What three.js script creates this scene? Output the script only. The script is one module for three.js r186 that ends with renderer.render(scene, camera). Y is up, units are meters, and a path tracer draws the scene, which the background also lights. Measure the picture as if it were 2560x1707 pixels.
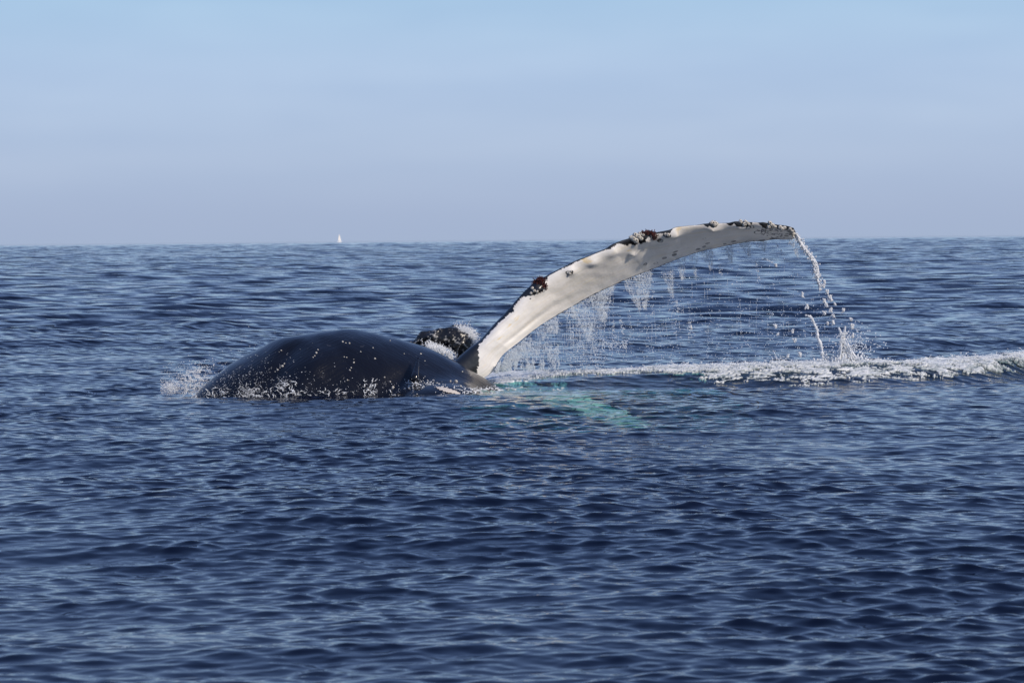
import * as THREE from 'three';
import { mergeGeometries } from 'three/addons/utils/BufferGeometryUtils.js';
import { createNoise2D, createNoise3D } from 'simplex-noise';

// ------------------------------------------------------------------ camera, sky, sun, exposure
const scene = new THREE.Scene();
const F = 8000, CX = 1280, CY = 853.5;                       // focal length and centre in pixels of the 2560 x 1707 photograph
const camera = new THREE.PerspectiveCamera(2 * Math.atan(CY / F) * 180 / Math.PI, 2560 / 1707, 0.5, 30000);
camera.position.set(0, 2, 0);                                // eye about 2 m above the water, on a small boat
camera.rotation.order = 'YXZ';
camera.rotation.set(-(CY - 597) / F, 0, -0.0092);
camera.focus = 42.5;
camera.userData.fStop = 7;
camera.updateMatrixWorld(true);

const SUN = new THREE.Vector3(0.66, 0.58, 0.46).normalize();
{
  const W = 2048, H = 1024, data = new Float32Array(W * H * 4);
  // elevation in degrees -> radiance; clear autumn sky, pale and greyish low down, bluer higher up
  const E = [0, 0.5, 1.5, 3, 4.5, 8, 16, 30, 55, 90];
  const C = [[0.372, 0.455, 0.628], [0.384, 0.468, 0.644], [0.430, 0.532, 0.712], [0.438, 0.572, 0.776], [0.392, 0.578, 0.790], [0.285, 0.430, 0.715], [0.190, 0.310, 0.610], [0.132, 0.232, 0.515], [0.108, 0.195, 0.455], [0.092, 0.170, 0.410]];
  let s = 7; const rnd = () => { s = (s * 16807) % 2147483647; return s / 2147483647; };
  const n3 = createNoise3D(rnd);
  for (let r = 0; r < H; r++) {
    const el = ((r + 0.5) / H - 0.5) * 180, y = Math.sin(el * Math.PI / 180);
    let k = 0; while (k < E.length - 2 && el > E[k + 1]) k++;
    let t = Math.min(1, Math.max(0, (el - E[k]) / (E[k + 1] - E[k])));
    for (let c = 0; c < W; c++) {
      const az = ((c + 0.5) / W - 0.5) * 2 * Math.PI, cy = Math.cos(el * Math.PI / 180), x = Math.cos(az) * cy, z = Math.sin(az) * cy, o = (r * W + c) * 4;
      const cs = x * SUN.x + y * SUN.y + z * SUN.z;
      const glow = 0.22 * Math.exp((cs - 1) * 9) + 0.5 * Math.exp((cs - 1) * 60);
      // thin high haze, drawn out along the horizon
      const w = el > 0 ? 0.5 * n3(x * 7, y * 60, z * 7) + 0.3 * n3(x * 16 + 5, y * 130, z * 16) + 0.2 * n3(x * 40, y * 260, z * 40) : 0;
      const veil = 0.065 * w * Math.min(1, Math.max(0, el) / 2);
      for (let i = 0; i < 3; i++) {
        const base = C[k][i] + (C[k + 1][i] - C[k][i]) * t;
        data[o + i] = el <= 0 ? C[0][i] : base * (1 + veil * [1.2, 0.9, 0.5][i]) + glow * [1, 0.93, 0.8][i] * (0.4 + 0.6 * Math.min(1, el / 8));
      }
      data[o + 3] = 1;
    }
  }
  const tex = new THREE.DataTexture(data, W, H, THREE.RGBAFormat, THREE.FloatType);
  tex.mapping = THREE.EquirectangularReflectionMapping; tex.magFilter = THREE.LinearFilter; tex.needsUpdate = true;
  scene.background = tex; scene.environment = tex;
}
const sun = new THREE.DirectionalLight(new THREE.Color(1.0, 0.885, 0.755), 3.5);
sun.position.copy(SUN).multiplyScalar(60).add(new THREE.Vector3(0, 0, -43));
sun.target.position.set(0, 0, -43);
sun.castShadow = true; sun.shadow.mapSize.set(2048, 2048);
Object.assign(sun.shadow.camera, { left: -12, right: 12, top: 12, bottom: -12, near: 1, far: 140 });
scene.add(sun, sun.target);

const renderer = new THREE.WebGLRenderer({ antialias: true });
renderer.toneMapping = THREE.LinearToneMapping;
renderer.toneMappingExposure = 1.0;
renderer.shadowMap.enabled = true;

// ------------------------------------------------------------------ helpers
let seed = 12345;
const rand = () => { seed = (seed + 0x6d2b79f5) | 0; let t = Math.imul(seed ^ (seed >>> 15), 1 | seed); t = (t + Math.imul(t ^ (t >>> 7), 61 | t)) ^ t; return ((t ^ (t >>> 14)) >>> 0) / 4294967296; };
const gauss = () => Math.sqrt(-2 * Math.log(1 - rand() * 0.9999)) * Math.cos(2 * Math.PI * rand());
const range = (a, b) => a + (b - a) * rand();
const noise2 = createNoise2D(rand), noise3 = createNoise3D(rand);
const clamp = THREE.MathUtils.clamp, lerp = THREE.MathUtils.lerp, smooth = THREE.MathUtils.smoothstep;
const V = (x, y, z) => new THREE.Vector3(x, y, z);
// a pixel of the photograph at a known distance in metres
const P = (px, py, D) => V((px - CX) / F * D, -(py - CY) / F * D, -D).applyQuaternion(camera.quaternion).add(camera.position);
function interp(xs, ys, x) {
  if (x <= xs[0]) return ys[0];
  for (let i = 1; i < xs.length; i++) if (x <= xs[i]) return lerp(ys[i - 1], ys[i], (x - xs[i - 1]) / (xs[i] - xs[i - 1]));
  return ys[ys.length - 1];
}
function interpS(xs, ys, x) {                                 // smooth (Catmull-Rom) version of interp
  const n = xs.length;
  if (x <= xs[0]) return ys[0];
  if (x >= xs[n - 1]) return ys[n - 1];
  let i = 0; while (x > xs[i + 1]) i++;
  const h = xs[i + 1] - xs[i], t = (x - xs[i]) / h;
  const m = (k) => (k <= 0 ? (ys[1] - ys[0]) / (xs[1] - xs[0]) : k >= n - 1 ? (ys[n - 1] - ys[n - 2]) / (xs[n - 1] - xs[n - 2]) : (ys[k + 1] - ys[k - 1]) / (xs[k + 1] - xs[k - 1]));
  const t2 = t * t, t3 = t2 * t;
  return (2 * t3 - 3 * t2 + 1) * ys[i] + (t3 - 2 * t2 + t) * h * m(i) + (-2 * t3 + 3 * t2) * ys[i + 1] + (t3 - t2) * h * m(i + 1);
}
function tag(o, label, category, extra = {}) { Object.assign(o.userData, { label, category }, extra); return o; }
function shadows(o) { o.traverse((m) => { if (m.isMesh) { m.castShadow = true; m.receiveShadow = true; } }); return o; }

// ------------------------------------------------------------------ the sea
const waves = [];
{
  const N = 160;
  for (let i = 0; i < N; i++) {                               // wind ripples and small chop
    const L = Math.exp(lerp(Math.log(0.055), Math.log(3.5), (i + rand()) / N));
    const w = Math.exp(-Math.pow(Math.log(L / 0.20) / 1.2, 2));
    const th = gauss() * 0.46 + 0.12, k = 2 * Math.PI / L;
    waves.push({ L, k, kx: k * Math.sin(th), kz: k * Math.cos(th), sl: w, ph: rand() * 6.283, small: L < 1.6 });
  }
  const tot = Math.sqrt(waves.reduce((a, b) => a + b.sl * b.sl / 2, 0));
  for (const w of waves) w.a = w.sl / tot * 0.195 / w.k;
  for (let i = 0; i < 44; i++) {                              // the wind-sea farther out, of 0.7 to 3 m
    const L = Math.exp(lerp(Math.log(0.7), Math.log(3.0), (i + rand()) / 44)), k = 2 * Math.PI / L, th = gauss() * 0.4 + 0.05;
    waves.push({ L, k, kx: k * Math.sin(th), kz: k * Math.cos(th), a: 0.162 * Math.sqrt(2 / 44) / k, ph: rand() * 6.283, open: true });
  }
  for (let i = 0; i < 14; i++) {                              // chop of 4 to 16 m and low swell
    const L = Math.exp(lerp(Math.log(4.5), Math.log(16), (i + rand()) / 14)), k = 2 * Math.PI / L, th = gauss() * 0.5 - 0.1;
    waves.push({ L, k, kx: k * Math.sin(th), kz: k * Math.cos(th), a: 0.0115 / k, ph: rand() * 6.283, chop: true });
  }
  for (let i = 0; i < 9; i++) {
    const L = range(26, 70), k = 2 * Math.PI / L, th = gauss() * 0.5 + 0.25;
    waves.push({ L, k, kx: k * Math.sin(th), kz: k * Math.cos(th), a: 0.0055 / k, ph: rand() * 6.283, swell: true });
  }
}
// ridges: [photograph column, distance of the crest, height]
const ridge = (pts) => { const xs = pts.map(([px, D]) => (px - CX) / F * D); return { xs, z: pts.map((p) => -p[1]), h: pts.map((p) => p[2]) }; };
const SURF = ridge([[1040, 42.2, 0], [1150, 42.4, 0.08], [1250, 42.7, 0.16], [1400, 43.2, 0.21], [1600, 43.5, 0.235], [1800, 43.7, 0.25], [2000, 43.9, 0.265], [2200, 44.2, 0.26], [2400, 44.9, 0.25], [2560, 46.2, 0.28], [2700, 47.9, 0.27], [2900, 50.5, 0]]);
const RING = ridge([[1330, 55, 0], [1450, 55, 0.08], [1700, 56.5, 0.1], [2000, 57, 0.13], [2150, 57, 0.2], [2300, 57.5, 0.2], [2450, 58.5, 0.1], [2650, 60, 0.0]]);
const LEFT = ridge([[150, 70, 0], [300, 72, 0.09], [420, 72.5, 0.11], [500, 73.5, 0.14], [600, 73, 0.07], [760, 72, 0]]);
function rideAt(r, x, z, front, back) {
  const h = interpS(r.xs, r.h, x); if (h <= 0.001) return 0;
  const t = z - interpS(r.xs, r.z, x), w = t > 0 ? front : back;
  return h * Math.exp(-(t * t) / (w * w));
}
const local = (x, z) => (z < -30 && z > -80 ? rideAt(SURF, x, z, 0.75, 2.4) + rideAt(RING, x, z, 0.9, 1.6) + rideAt(LEFT, x, z, 1.3, 2) : 0);
// how strongly the small ripples stand: gusty patches, a slick in front of the whale, a choppy corner beside its back
function gusts(x, z) {
  let g = 0.95 + 0.34 * noise2(x * 0.16 + 3, z * 0.06) + 0.2 * noise2(x * 0.5, z * 0.2 + 9);
  const slick = Math.exp(-Math.pow((x - 0.1) / 1.3, 2) - Math.pow((z + 39.3) / 2.2, 2));
  const face = Math.exp(-Math.pow((x - 1.6) / 1.5, 2) - Math.pow((z + 43.2) / 0.9, 2));
  const chop = Math.exp(-Math.pow((x + 5.6) / 0.9, 2) - Math.pow((z + 43.6) / 2.4, 2));
  return g * (1 - 0.45 * slick) * (1 - 0.6 * face) + 0.7 * chop;
}
// share of the surface covered by white foam along the surf ridge
const surfPx = SURF.xs.map((x, k) => x / -SURF.z[k] * F + CX), surfD = SURF.z.map((z) => -z);
function foamCover(x, z) {
  const px = x / -z * F + CX; if (px < 1170 || px > 2740) return 0;
  const D0 = interpS(surfPx, surfD, px), t = z + D0;         // t > 0 towards the camera
  if (t > 1.5 || t < -2.3) return 0;
  const frontTo = interp([1180, 1250, 1420, 1600, 1720, 1850, 2020, 2300, 2480, 2720], [0.6, 0.2, -0.08, 0.0, 0.42, 0.85, 1.12, 1.0, 0.75, 0.75], px) + 0.16 * noise2(x * 1.4, 5) + 0.10 * noise2(x * 5.7, z * 2) + 0.08 * noise2(x * 23, z * 5);
  const backTo = interp([1180, 1400, 1700, 2000, 2250, 2450, 2720], [-1.5, -1.5, -1.7, -1.9, -1.1, -1.3, -1.5], px) + 0.3 * noise2(x * 2.2, 15);
  if (t > frontTo || t < backTo) return 0;
  const n = 0.5 * noise2(x * 1.5, z * 2.6) + 0.42 * noise2(x * 4.2, z * 7.5) + 0.36 * noise2(x * 12, z * 20);
  const edge = Math.min(1, (frontTo - t) / 0.45);
  const dens = interp([1180, 1350, 1650, 1800, 2200, 2720], [0.22, -0.08, 0.10, 0.32, 0.32, 0.46], px) + (t < 0.05 ? 0.12 : -0.2) - 0.5 * (1 - edge);
  return smooth(dens - n, -0.08, 0.16);
}
const swellCut = (z) => smooth(-z, 55, 140);                  // the swell lies level round the whale
const out = { x: 0, y: 0, z: 0, nx: 0, ny: 1, nz: 0 };
function seaPoint(x, z, sx, sz) {                             // sx, sz: spacing of the grid, finer waves than it carries only tilt the surface
  const e = 0.05, b = local(x, z), g = gusts(x, z), sw = swellCut(z), op = 0.3 + 0.7 * smooth(-z, 46, 100), ch = 1 + 1.6 * smooth(-z, 250, 800);
  let y = b, dx = 0, dz = 0, hx = (local(x + e, z) - b) / e, hz = (local(x, z + e) - b) / e, jx = 0;
  const least = Math.max(sz * 2.2, sx * 2.2);
  for (let i = 0; i < waves.length; i++) {
    const w = waves[i];
    if (w.L < least * 0.5) continue;
    const m = w.small ? g : w.swell ? sw : w.open ? op : w.chop ? ch : 1; if (m === 0) continue;
    const ph = w.kx * x + w.kz * z + w.ph, c = Math.cos(ph), s = Math.sin(ph), a = w.a * m;
    if (w.L > least) { const q = Math.min(1, w.L / least - 1) * a; y += q * c; dx += w.kx / w.k * q * s; dz += w.kz / w.k * q * s; }
    hx -= a * w.kx * s; hz -= a * w.kz * s; jx += a * w.k * c;
  }
  const n = Math.max(0.5, 1 - jx * 0.8), l = Math.hypot(hx, n, hz);
  out.x = x - dx * 0.8; out.y = y; out.z = z - dz * 0.8; out.nx = -hx / l; out.ny = n / l; out.nz = -hz / l;
  return out;
}
const seaY = (x, z) => seaPoint(x, z, 0.03, 0.06).y;
{
  const deep = [], clear = [], P3 = [], N3 = [], C3 = [];
  let first = 0;
  function patch(zs, M, O) {                                   // rows of points at the distances zs, M across the view and O more on each side
    const cols = M + 2 * O, rows = zs.length, pos = new Float32Array(rows * cols * 3), nor = new Float32Array(rows * cols * 3), col = new Float32Array(rows * cols * 3);
    for (let r = 0; r < rows; r++) {
      const z0 = zs[r], D = Math.max(9.5, -z0), half = D * 0.184 + 1.6, sx = 2 * half / M, sz = Math.abs(zs[Math.min(rows - 1, r + 1)] - z0) || 1;
      for (let c = 0; c < cols; c++) {
        const u = c - O, x = u < 0 ? -half - (half + 8) * Math.pow(-u / O, 2) * 4 : u >= M ? half + (half + 8) * Math.pow((u - M + 1) / O, 2) * 4 : -half + sx * (u + 0.5);
        const outer = u < 0 || u >= M || z0 > -9, zz = z0;
        const p = seaPoint(x, zz, outer ? 0.8 : sx, outer ? 0.8 : sz), o = (r * cols + c) * 3;
        pos[o] = p.x; pos[o + 1] = p.y; pos[o + 2] = p.z; nor[o] = p.nx; nor[o + 1] = p.ny; nor[o + 2] = p.nz;
        // water full of fine bubbles round the surf is greener and paler than the open sea
        let a = 0;
        if (z0 < -40 && z0 > -50 && x > -1.5) {
          const h = interpS(SURF.xs, SURF.h, x) / 0.24, t = zz - interpS(SURF.xs, SURF.z, x);
          a = clamp(h * (t > 0 ? Math.exp(-Math.pow(t / 0.65, 2)) : Math.exp(-Math.pow(t / 1.0, 2))) * (0.75 + 0.5 * noise2(x * 1.7, zz * 1.1)), 0, 1);
        }
        col[o] = lerp(0.0019, 0.022, a); col[o + 1] = lerp(0.0042, 0.038, a); col[o + 2] = lerp(0.0150, 0.034, a);
      }
    }
    for (let r = 0; r < rows - 1; r++) for (let c = 0; c < cols - 1; c++) {
      const a = r * cols + c, x = pos[a * 3], z = pos[a * 3 + 2], list = z < -32.5 && z > -43.5 && x > -0.6 && x < 2.6 ? clear : deep, k = first + a;
      list.push(k, k + 1, k + cols, k + 1, k + cols + 1, k + cols);
    }
    P3.push(pos); N3.push(nor); C3.push(col); first += rows * cols;
  }
  const near = [14, 4, -3, -7], far = [];
  let d = 9.5;
  while (d < 76) { near.push(-d); d += d < 12 ? 0.03 : d * 0.00176; }
  d = 75.7;
  while (d < 9500) { far.push(-d); d += d < 150 ? d * 0.0031 : d < 800 ? 0.47 + (d - 150) * 0.0005 : d < 3000 ? 0.8 + (d - 800) * 0.0022 : d * 0.03; }
  patch(near, 600, 10); patch(far, 230, 8);
  const join = (list) => { const o = new Float32Array(list.reduce((n, a) => n + a.length, 0)); let k = 0; for (const a of list) { o.set(a, k); k += a.length; } return o; };
  const g = new THREE.BufferGeometry();
  g.setAttribute('position', new THREE.BufferAttribute(join(P3), 3));
  g.setAttribute('normal', new THREE.BufferAttribute(join(N3), 3));
  g.setAttribute('color', new THREE.BufferAttribute(join(C3), 3));
  const index = new Uint32Array(deep.length + clear.length); index.set(deep); index.set(clear, deep.length);
  g.setIndex(new THREE.BufferAttribute(index, 1));
  g.addGroup(0, deep.length, 0); g.addGroup(deep.length, clear.length, 1);
  const water = new THREE.MeshPhysicalMaterial({ name: 'sea_water', vertexColors: true, roughness: 0.035, ior: 1.333 });
  const clearWater = new THREE.MeshPhysicalMaterial({ name: 'clear_water', color: new THREE.Color().setRGB(0.50, 0.79, 0.77), roughness: 0.035, ior: 1.333, transmission: 1, thickness: 0, side: THREE.DoubleSide });
  const sea = new THREE.Mesh(g, [water, clearWater]);
  sea.name = 'sea'; sea.receiveShadow = true;
  tag(sea, 'dark blue rippled open sea reaching to the horizon', 'sea', { kind: 'structure' });
  scene.add(sea);
  console.log('sea', near.length, far.length, index.length / 3);
}

{
  const bed = new THREE.Mesh(new THREE.PlaneGeometry(30000, 30000).rotateX(-Math.PI / 2), new THREE.MeshStandardMaterial({ name: 'deep_water', color: new THREE.Color().setRGB(0.012, 0.030, 0.075), roughness: 1 }));
  bed.name = 'sea_bed'; bed.position.y = -2.6; tag(bed, 'dark blue depth under the sea surface', 'sea bed', { kind: 'structure' }); scene.add(bed);
}

// ------------------------------------------------------------------ the whale
const whale = new THREE.Group(); whale.name = 'humpback_whale';
tag(whale, 'black humpback whale rolling on its side with white flipper raised out of water', 'whale');
scene.add(whale);

// --- back, shoulder, chest and far flipper as one distance field
const BODY_D = 41.7;
const prof = [[380, 1075], [440, 1050], [470, 1005], [487, 985], [503, 968], [520, 954], [560, 923], [600, 897], [650, 869], [700, 848], [750, 834], [800, 826.5], [850, 825], [900, 828.5], [950, 836], [1000, 848], [1050, 865], [1090, 881], [1130, 899], [1180, 925], [1240, 960], [1300, 1000], [1400, 1070]].map(([a, b]) => P(a, b, BODY_D));
const profX = prof.map((p) => p.x), profY = prof.map((p) => p.y);
const smin = (a, b, k) => { const h = clamp(0.5 + 0.5 * (b - a) / k, 0, 1); return lerp(b, a, h) - k * h * (1 - h); };
function capsule(x, y, z, a, b, ra, rb) {
  const bx = b.x - a.x, by = b.y - a.y, bz = b.z - a.z, px = x - a.x, py = y - a.y, pz = z - a.z;
  const t = clamp((px * bx + py * by + pz * bz) / (bx * bx + by * by + bz * bz), 0, 1);
  return Math.hypot(px - bx * t, py - by * t, pz - bz * t) - lerp(ra, rb, t);
}
function ellipsoid(x, y, z, c, rx, ry, rz) {
  const k0 = Math.hypot((x - c.x) / rx, (y - c.y) / ry, (z - c.z) / rz), k1 = Math.hypot((x - c.x) / (rx * rx), (y - c.y) / (ry * ry), (z - c.z) / (rz * rz));
  return k1 > 1e-6 ? k0 * (k0 - 1) / k1 : -Math.min(rx, ry, rz);
}
const chestC = P(1100, 1004, 40.75), shoulderA = P(1040, 968, 41.0), shoulderB = P(1132, 930, 42.3), knuckleA = P(1046, 893, 40.95), knuckleB = P(1036, 945, 40.6);
const farArm = [[1032, 866, 0.075], [1062, 850, 0.105], [1095, 845, 0.125], [1128, 845, 0.14], [1152, 857, 0.145], [1164, 882, 0.13], [1160, 915, 0.12]].map(([a, b, r]) => ({ p: P(a, b, 43.4), r }));
function bodyField(x, y, z) {
  const top = interpS(profX, profY, x), ry = Math.max(0.04, top + 0.4), k = clamp(ry / 1.3, 0, 1), rz = 0.06 + 1.20 * Math.pow(k, 0.75);
  const dz = (z + BODY_D) / rz, dy = (y + 0.4) / ry;
  let d = (Math.hypot(dy, dz) - 1) * Math.min(ry, rz);
  // long soft folds running down the flank, and slight unevenness
  d += 0.020 * noise3(x * 1.1 + y * 1.3, y * 0.9 - x * 0.4, z * 0.7) + 0.006 * noise3(x * 3.1 + 2 * y, y * 2.4, z * 2.1);
  const near = z > -BODY_D ? 1 : 0;
  d += near * 0.045 * Math.exp(-Math.pow((x + 2.98 - (y - 0.35) * 0.55) / 0.13, 2)) * smooth(y, -0.1, 0.25) * (1 - smooth(y, 0.55, 0.75));
  d -= near * 0.05 * Math.exp(-Math.pow((x + 2.6 - (y - 0.35) * 0.6) / 0.22, 2)) * (1 - smooth(y, 0.4, 0.7));
  d = smin(d, ellipsoid(x, y, z, chestC, 0.60, 0.25, 0.70), 0.20);
  d = smin(d, capsule(x, y, z, shoulderA, shoulderB, 0.17, 0.16), 0.12);
  d = smin(d, capsule(x, y, z, knuckleA, knuckleB, 0.02, 0.06), 0.12);
  return d;
}
function farField(x, y, z) {
  let d = 9;
  for (let i = 0; i < farArm.length - 1; i++) d = smin(d, capsule(x, y, z, farArm[i].p, farArm[i + 1].p, farArm[i].r, farArm[i + 1].r), 0.05);
  return d + 0.014 * noise3(x * 6, y * 6, z * 6) + 0.004 * noise3(x * 20, y * 20, z * 20);
}
function surfaceNets(field, lo, hi, cell) {
  const nx = Math.ceil((hi[0] - lo[0]) / cell), ny = Math.ceil((hi[1] - lo[1]) / cell), nz = Math.ceil((hi[2] - lo[2]) / cell), S = nx + 1, T = S * (ny + 1);
  const f = new Float32Array(T * (nz + 1));
  for (let k = 0; k <= nz; k++) for (let j = 0; j <= ny; j++) for (let i = 0; i <= nx; i++) f[k * T + j * S + i] = field(lo[0] + i * cell, lo[1] + j * cell, lo[2] + k * cell);
  const id = new Int32Array(T * (nz + 1)).fill(-1), v = [], idx = [];
  const off = [0, 1, S, S + 1, T, T + 1, T + S, T + S + 1];
  const edges = [[0, 1], [2, 3], [4, 5], [6, 7], [0, 2], [1, 3], [4, 6], [5, 7], [0, 4], [1, 5], [2, 6], [3, 7]];
  for (let k = 0; k < nz; k++) for (let j = 0; j < ny; j++) for (let i = 0; i < nx; i++) {
    const o = k * T + j * S + i; let m = 0;
    for (let q = 0; q < 8; q++) if (f[o + off[q]] < 0) m |= 1 << q;
    if (m === 0 || m === 255) continue;
    let sx = 0, sy = 0, sz = 0, n = 0;
    for (const [a, b] of edges) {
      const fa = f[o + off[a]], fb = f[o + off[b]];
      if ((fa < 0) === (fb < 0)) continue;
      const t = fa / (fa - fb);
      sx += (a & 1) + t * ((b & 1) - (a & 1)); sy += ((a >> 1) & 1) + t * (((b >> 1) & 1) - ((a >> 1) & 1)); sz += (a >> 2) + t * ((b >> 2) - (a >> 2)); n++;
    }
    id[o] = v.length / 3;
    v.push(lo[0] + (i + sx / n) * cell, lo[1] + (j + sy / n) * cell, lo[2] + (k + sz / n) * cell);
  }
  for (let k = 1; k < nz; k++) for (let j = 1; j < ny; j++) for (let i = 1; i < nx; i++) {
    const o = k * T + j * S + i, a = f[o] < 0;
    const quad = (p, q, r, s, flip) => { if (p < 0 || q < 0 || r < 0 || s < 0) return; flip ? idx.push(p, q, r, p, r, s) : idx.push(p, r, q, p, s, r); };
    if (a !== (f[o + 1] < 0)) quad(id[o - S - T], id[o - T], id[o], id[o - S], a);
    if (a !== (f[o + S] < 0)) quad(id[o - 1 - T], id[o - 1], id[o], id[o - T], a);
    if (a !== (f[o + T] < 0)) quad(id[o - 1 - S], id[o - S], id[o], id[o - 1], a);
  }
  const g = new THREE.BufferGeometry(), nrm = new Float32Array(v.length), e = 0.004;
  for (let i = 0; i < v.length; i += 3) {
    const x = v[i], y = v[i + 1], z = v[i + 2], c = field(x, y, z);
    let gx = field(x + e, y, z) - c, gy = field(x, y + e, z) - c, gz = field(x, y, z + e) - c; const l = Math.hypot(gx, gy, gz) || 1;
    nrm[i] = gx / l; nrm[i + 1] = gy / l; nrm[i + 2] = gz / l;
  }
  g.setAttribute('position', new THREE.BufferAttribute(new Float32Array(v), 3));
  g.setAttribute('normal', new THREE.BufferAttribute(nrm, 3));
  g.setIndex(idx);
  return g;
}
const BLACK = [0.0045, 0.0050, 0.0085], CREAM = [0.62, 0.55, 0.46];
const bodyGeo = surfaceNets(bodyField, [P(440, 900, 42).x, -0.32, -43.15], [P(1330, 900, 41).x, 1.0, -39.6], 0.03);
const farGeo = surfaceNets(farField, [P(1010, 800, 43.4).x, P(1010, 930, 43.4).y, -43.7], [P(1200, 800, 43.4).x, P(1200, 805, 43.4).y, -43.1], 0.014);
function paint(g, uvOf, colorOf) {
  const p = g.attributes.position, uv = new Float32Array(p.count * 2), c = new Float32Array(p.count * 3);
  for (let i = 0; i < p.count; i++) { const x = p.getX(i), y = p.getY(i), z = p.getZ(i), u = uvOf(x, y, z), k = colorOf(x, y, z); uv.set(u, i * 2); c.set(k, i * 3); }
  g.setAttribute('uv', new THREE.BufferAttribute(uv, 2)); g.setAttribute('color', new THREE.BufferAttribute(c, 3));
}
const mixc = (a, b, t) => a.map((v, i) => lerp(v, b[i], t));
paint(bodyGeo, (x, y, z) => [x * 0.42 + 0.9, Math.atan2(y + 0.4, z + BODY_D) / Math.PI], () => [1, 1, 1]);
paint(farGeo, (x, y) => [x, y], (x, y, z) => {
  const s = Math.abs(noise3(x * 9 + y * 5, y * 16, z * 5)), t = 1 - smooth(s, 0.05, 0.13), q = smooth(noise3(x * 6 + 8, y * 7, z * 6), -0.15, 0.2);
  return mixc([0.010, 0.010, 0.011], [0.5, 0.48, 0.44], t * q);
});

// --- the raised flipper, lofted between its leading and trailing edge
const LEAD = [[1052, 990], [1075, 966], [1098.6, 942.5], [1120, 917.5], [1145, 894], [1173.6, 869], [1198.6, 850], [1230, 815], [1265, 780], [1293, 748], [1317, 722], [1336, 704], [1362, 692], [1400, 671], [1436, 653], [1467, 640], [1500, 626.5], [1515, 619], [1528, 610], [1552, 602], [1574, 595], [1590, 586], [1610, 580], [1639, 580], [1674, 572], [1686, 567], [1715, 564.5], [1742, 562], [1762, 557.5], [1778, 555], [1795, 557], [1820, 556.5], [1839, 551], [1858, 551.5], [1878, 554.5], [1898, 555], [1910, 553], [1936, 560], [1955, 561.5], [1972, 565], [1985, 570]];
const TRAIL = [[1150, 1020], [1170, 990], [1192, 962], [1206, 948], [1227, 933], [1237, 922], [1243, 908.6], [1256, 889], [1272, 875], [1304, 850], [1330, 829], [1352, 813], [1395, 787], [1430, 767], [1480, 739], [1525, 717.5], [1568, 698], [1612, 680.5], [1655, 664], [1691, 649], [1716, 640], [1759, 627], [1781, 622], [1810, 616], [1852, 608], [1885, 603.5], [1909, 603], [1936, 598.5], [1960, 599], [1977, 598.5], [1986, 596]];
class Edge {
  constructor(pts) { this.x = []; this.y = []; this.s = [0]; pts.forEach(([x, y], i) => { this.x.push(x); this.y.push(y); if (i) this.s.push(this.s[i - 1] + Math.hypot(x - pts[i - 1][0], y - pts[i - 1][1])); }); this.len = this.s[this.s.length - 1]; }
  at(t) { const s = t * this.len; return [interpS(this.s, this.x, s), interpS(this.s, this.y, s)]; }
}
const lead = new Edge(LEAD), trail = new Edge(TRAIL);
const finD = (t) => lerp(42.2, 43.3, t);
// knobs of the leading edge: span position, size
const spanOf = (px) => { let lo = 0, hi = 1; for (let i = 0; i < 30; i++) { const m = (lo + hi) / 2; if (lead.at(m)[0] < px) lo = m; else hi = m; } return lo; };
const KNOBS = [[1330, 0.06, 0.020], [1415, 0.035, 0.014], [1470, 0.055, 0.018], [1522, 0.06, 0.020], [1605, 0.06, 0.022], [1676, 0.075, 0.020], [1778, 0.085, 0.019], [1848, 0.08, 0.018], [1912, 0.06, 0.014], [1955, 0.035, 0.010]].map(([px, h, w]) => ({ t: spanOf(px), h, w }));
function finFrame(t) {
  const [lx, ly] = lead.at(t), [tx, ty] = trail.at(t), D = finD(t);
  const back = interp([0, 0.2, 0.4, 0.6, 0.8, 1], [-0.05, 0.02, 0.42, 0.66, 0.62, 0.34], t);   // the trailing edge lies farther away: the face looks down and out
  const A = P(lx, ly, D), B = P(tx, ty, D + back), c = B.clone().sub(A);
  return { A, B, c };
}
function finSection(t, v) {                                   // v 0..1 front face from leading to trailing edge, 1..2 back face
  const { A, c } = finFrame(t), e = 0.004, d = finFrame(Math.min(1, t + e)).A.sub(finFrame(Math.max(0, t - e)).A);
  const n = d.cross(c).normalize(); if (n.z < 0) n.negate();
  const front = v <= 1, u = front ? v : 2 - v;
  const thick = interp([0, 0.15, 0.3, 0.6, 0.9, 1], [0.20, 0.165, 0.12, 0.082, 0.05, 0.03], t);
  const shape = 5 * (0.2969 * Math.sqrt(u) - 0.126 * u - 0.3516 * u * u + 0.2843 * u * u * u - 0.1036 * u * u * u * u) ;
  const p = A.addScaledVector(c, u).addScaledVector(n, (front ? 1 : -1) * thick * shape * (front ? 1.7 : interp([0, 0.3, 0.5], [1.5, 0.8, 0.3], t)));
  let knob = 0;
  for (const k of KNOBS) knob += 0.72 * k.h * Math.exp(-Math.pow((t - k.t) / k.w, 2)) * Math.exp(-Math.pow((u - 0.11) / 0.10, 2));
  knob += 0.0030 * noise2(t * 22, u * 3) + 0.0008 * noise2(t * 110, u * 16);
  for (const [kt, ku, h, wt, wu] of [[knobAt.t, knobAt.v, 0.035, 0.008, 0.05], [0.36, 0.55, 0.012, 0.05, 0.12], [0.27, 0.72, -0.02, 0.09, 0.07]]) knob += h * Math.exp(-Math.pow((t - kt) / wt, 2) - Math.pow((u - ku) / wu, 2));
  p.addScaledVector(n, knob * (front ? 1 : Math.exp(-u * 14)));
  // rounded tip
  return p;
}
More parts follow.
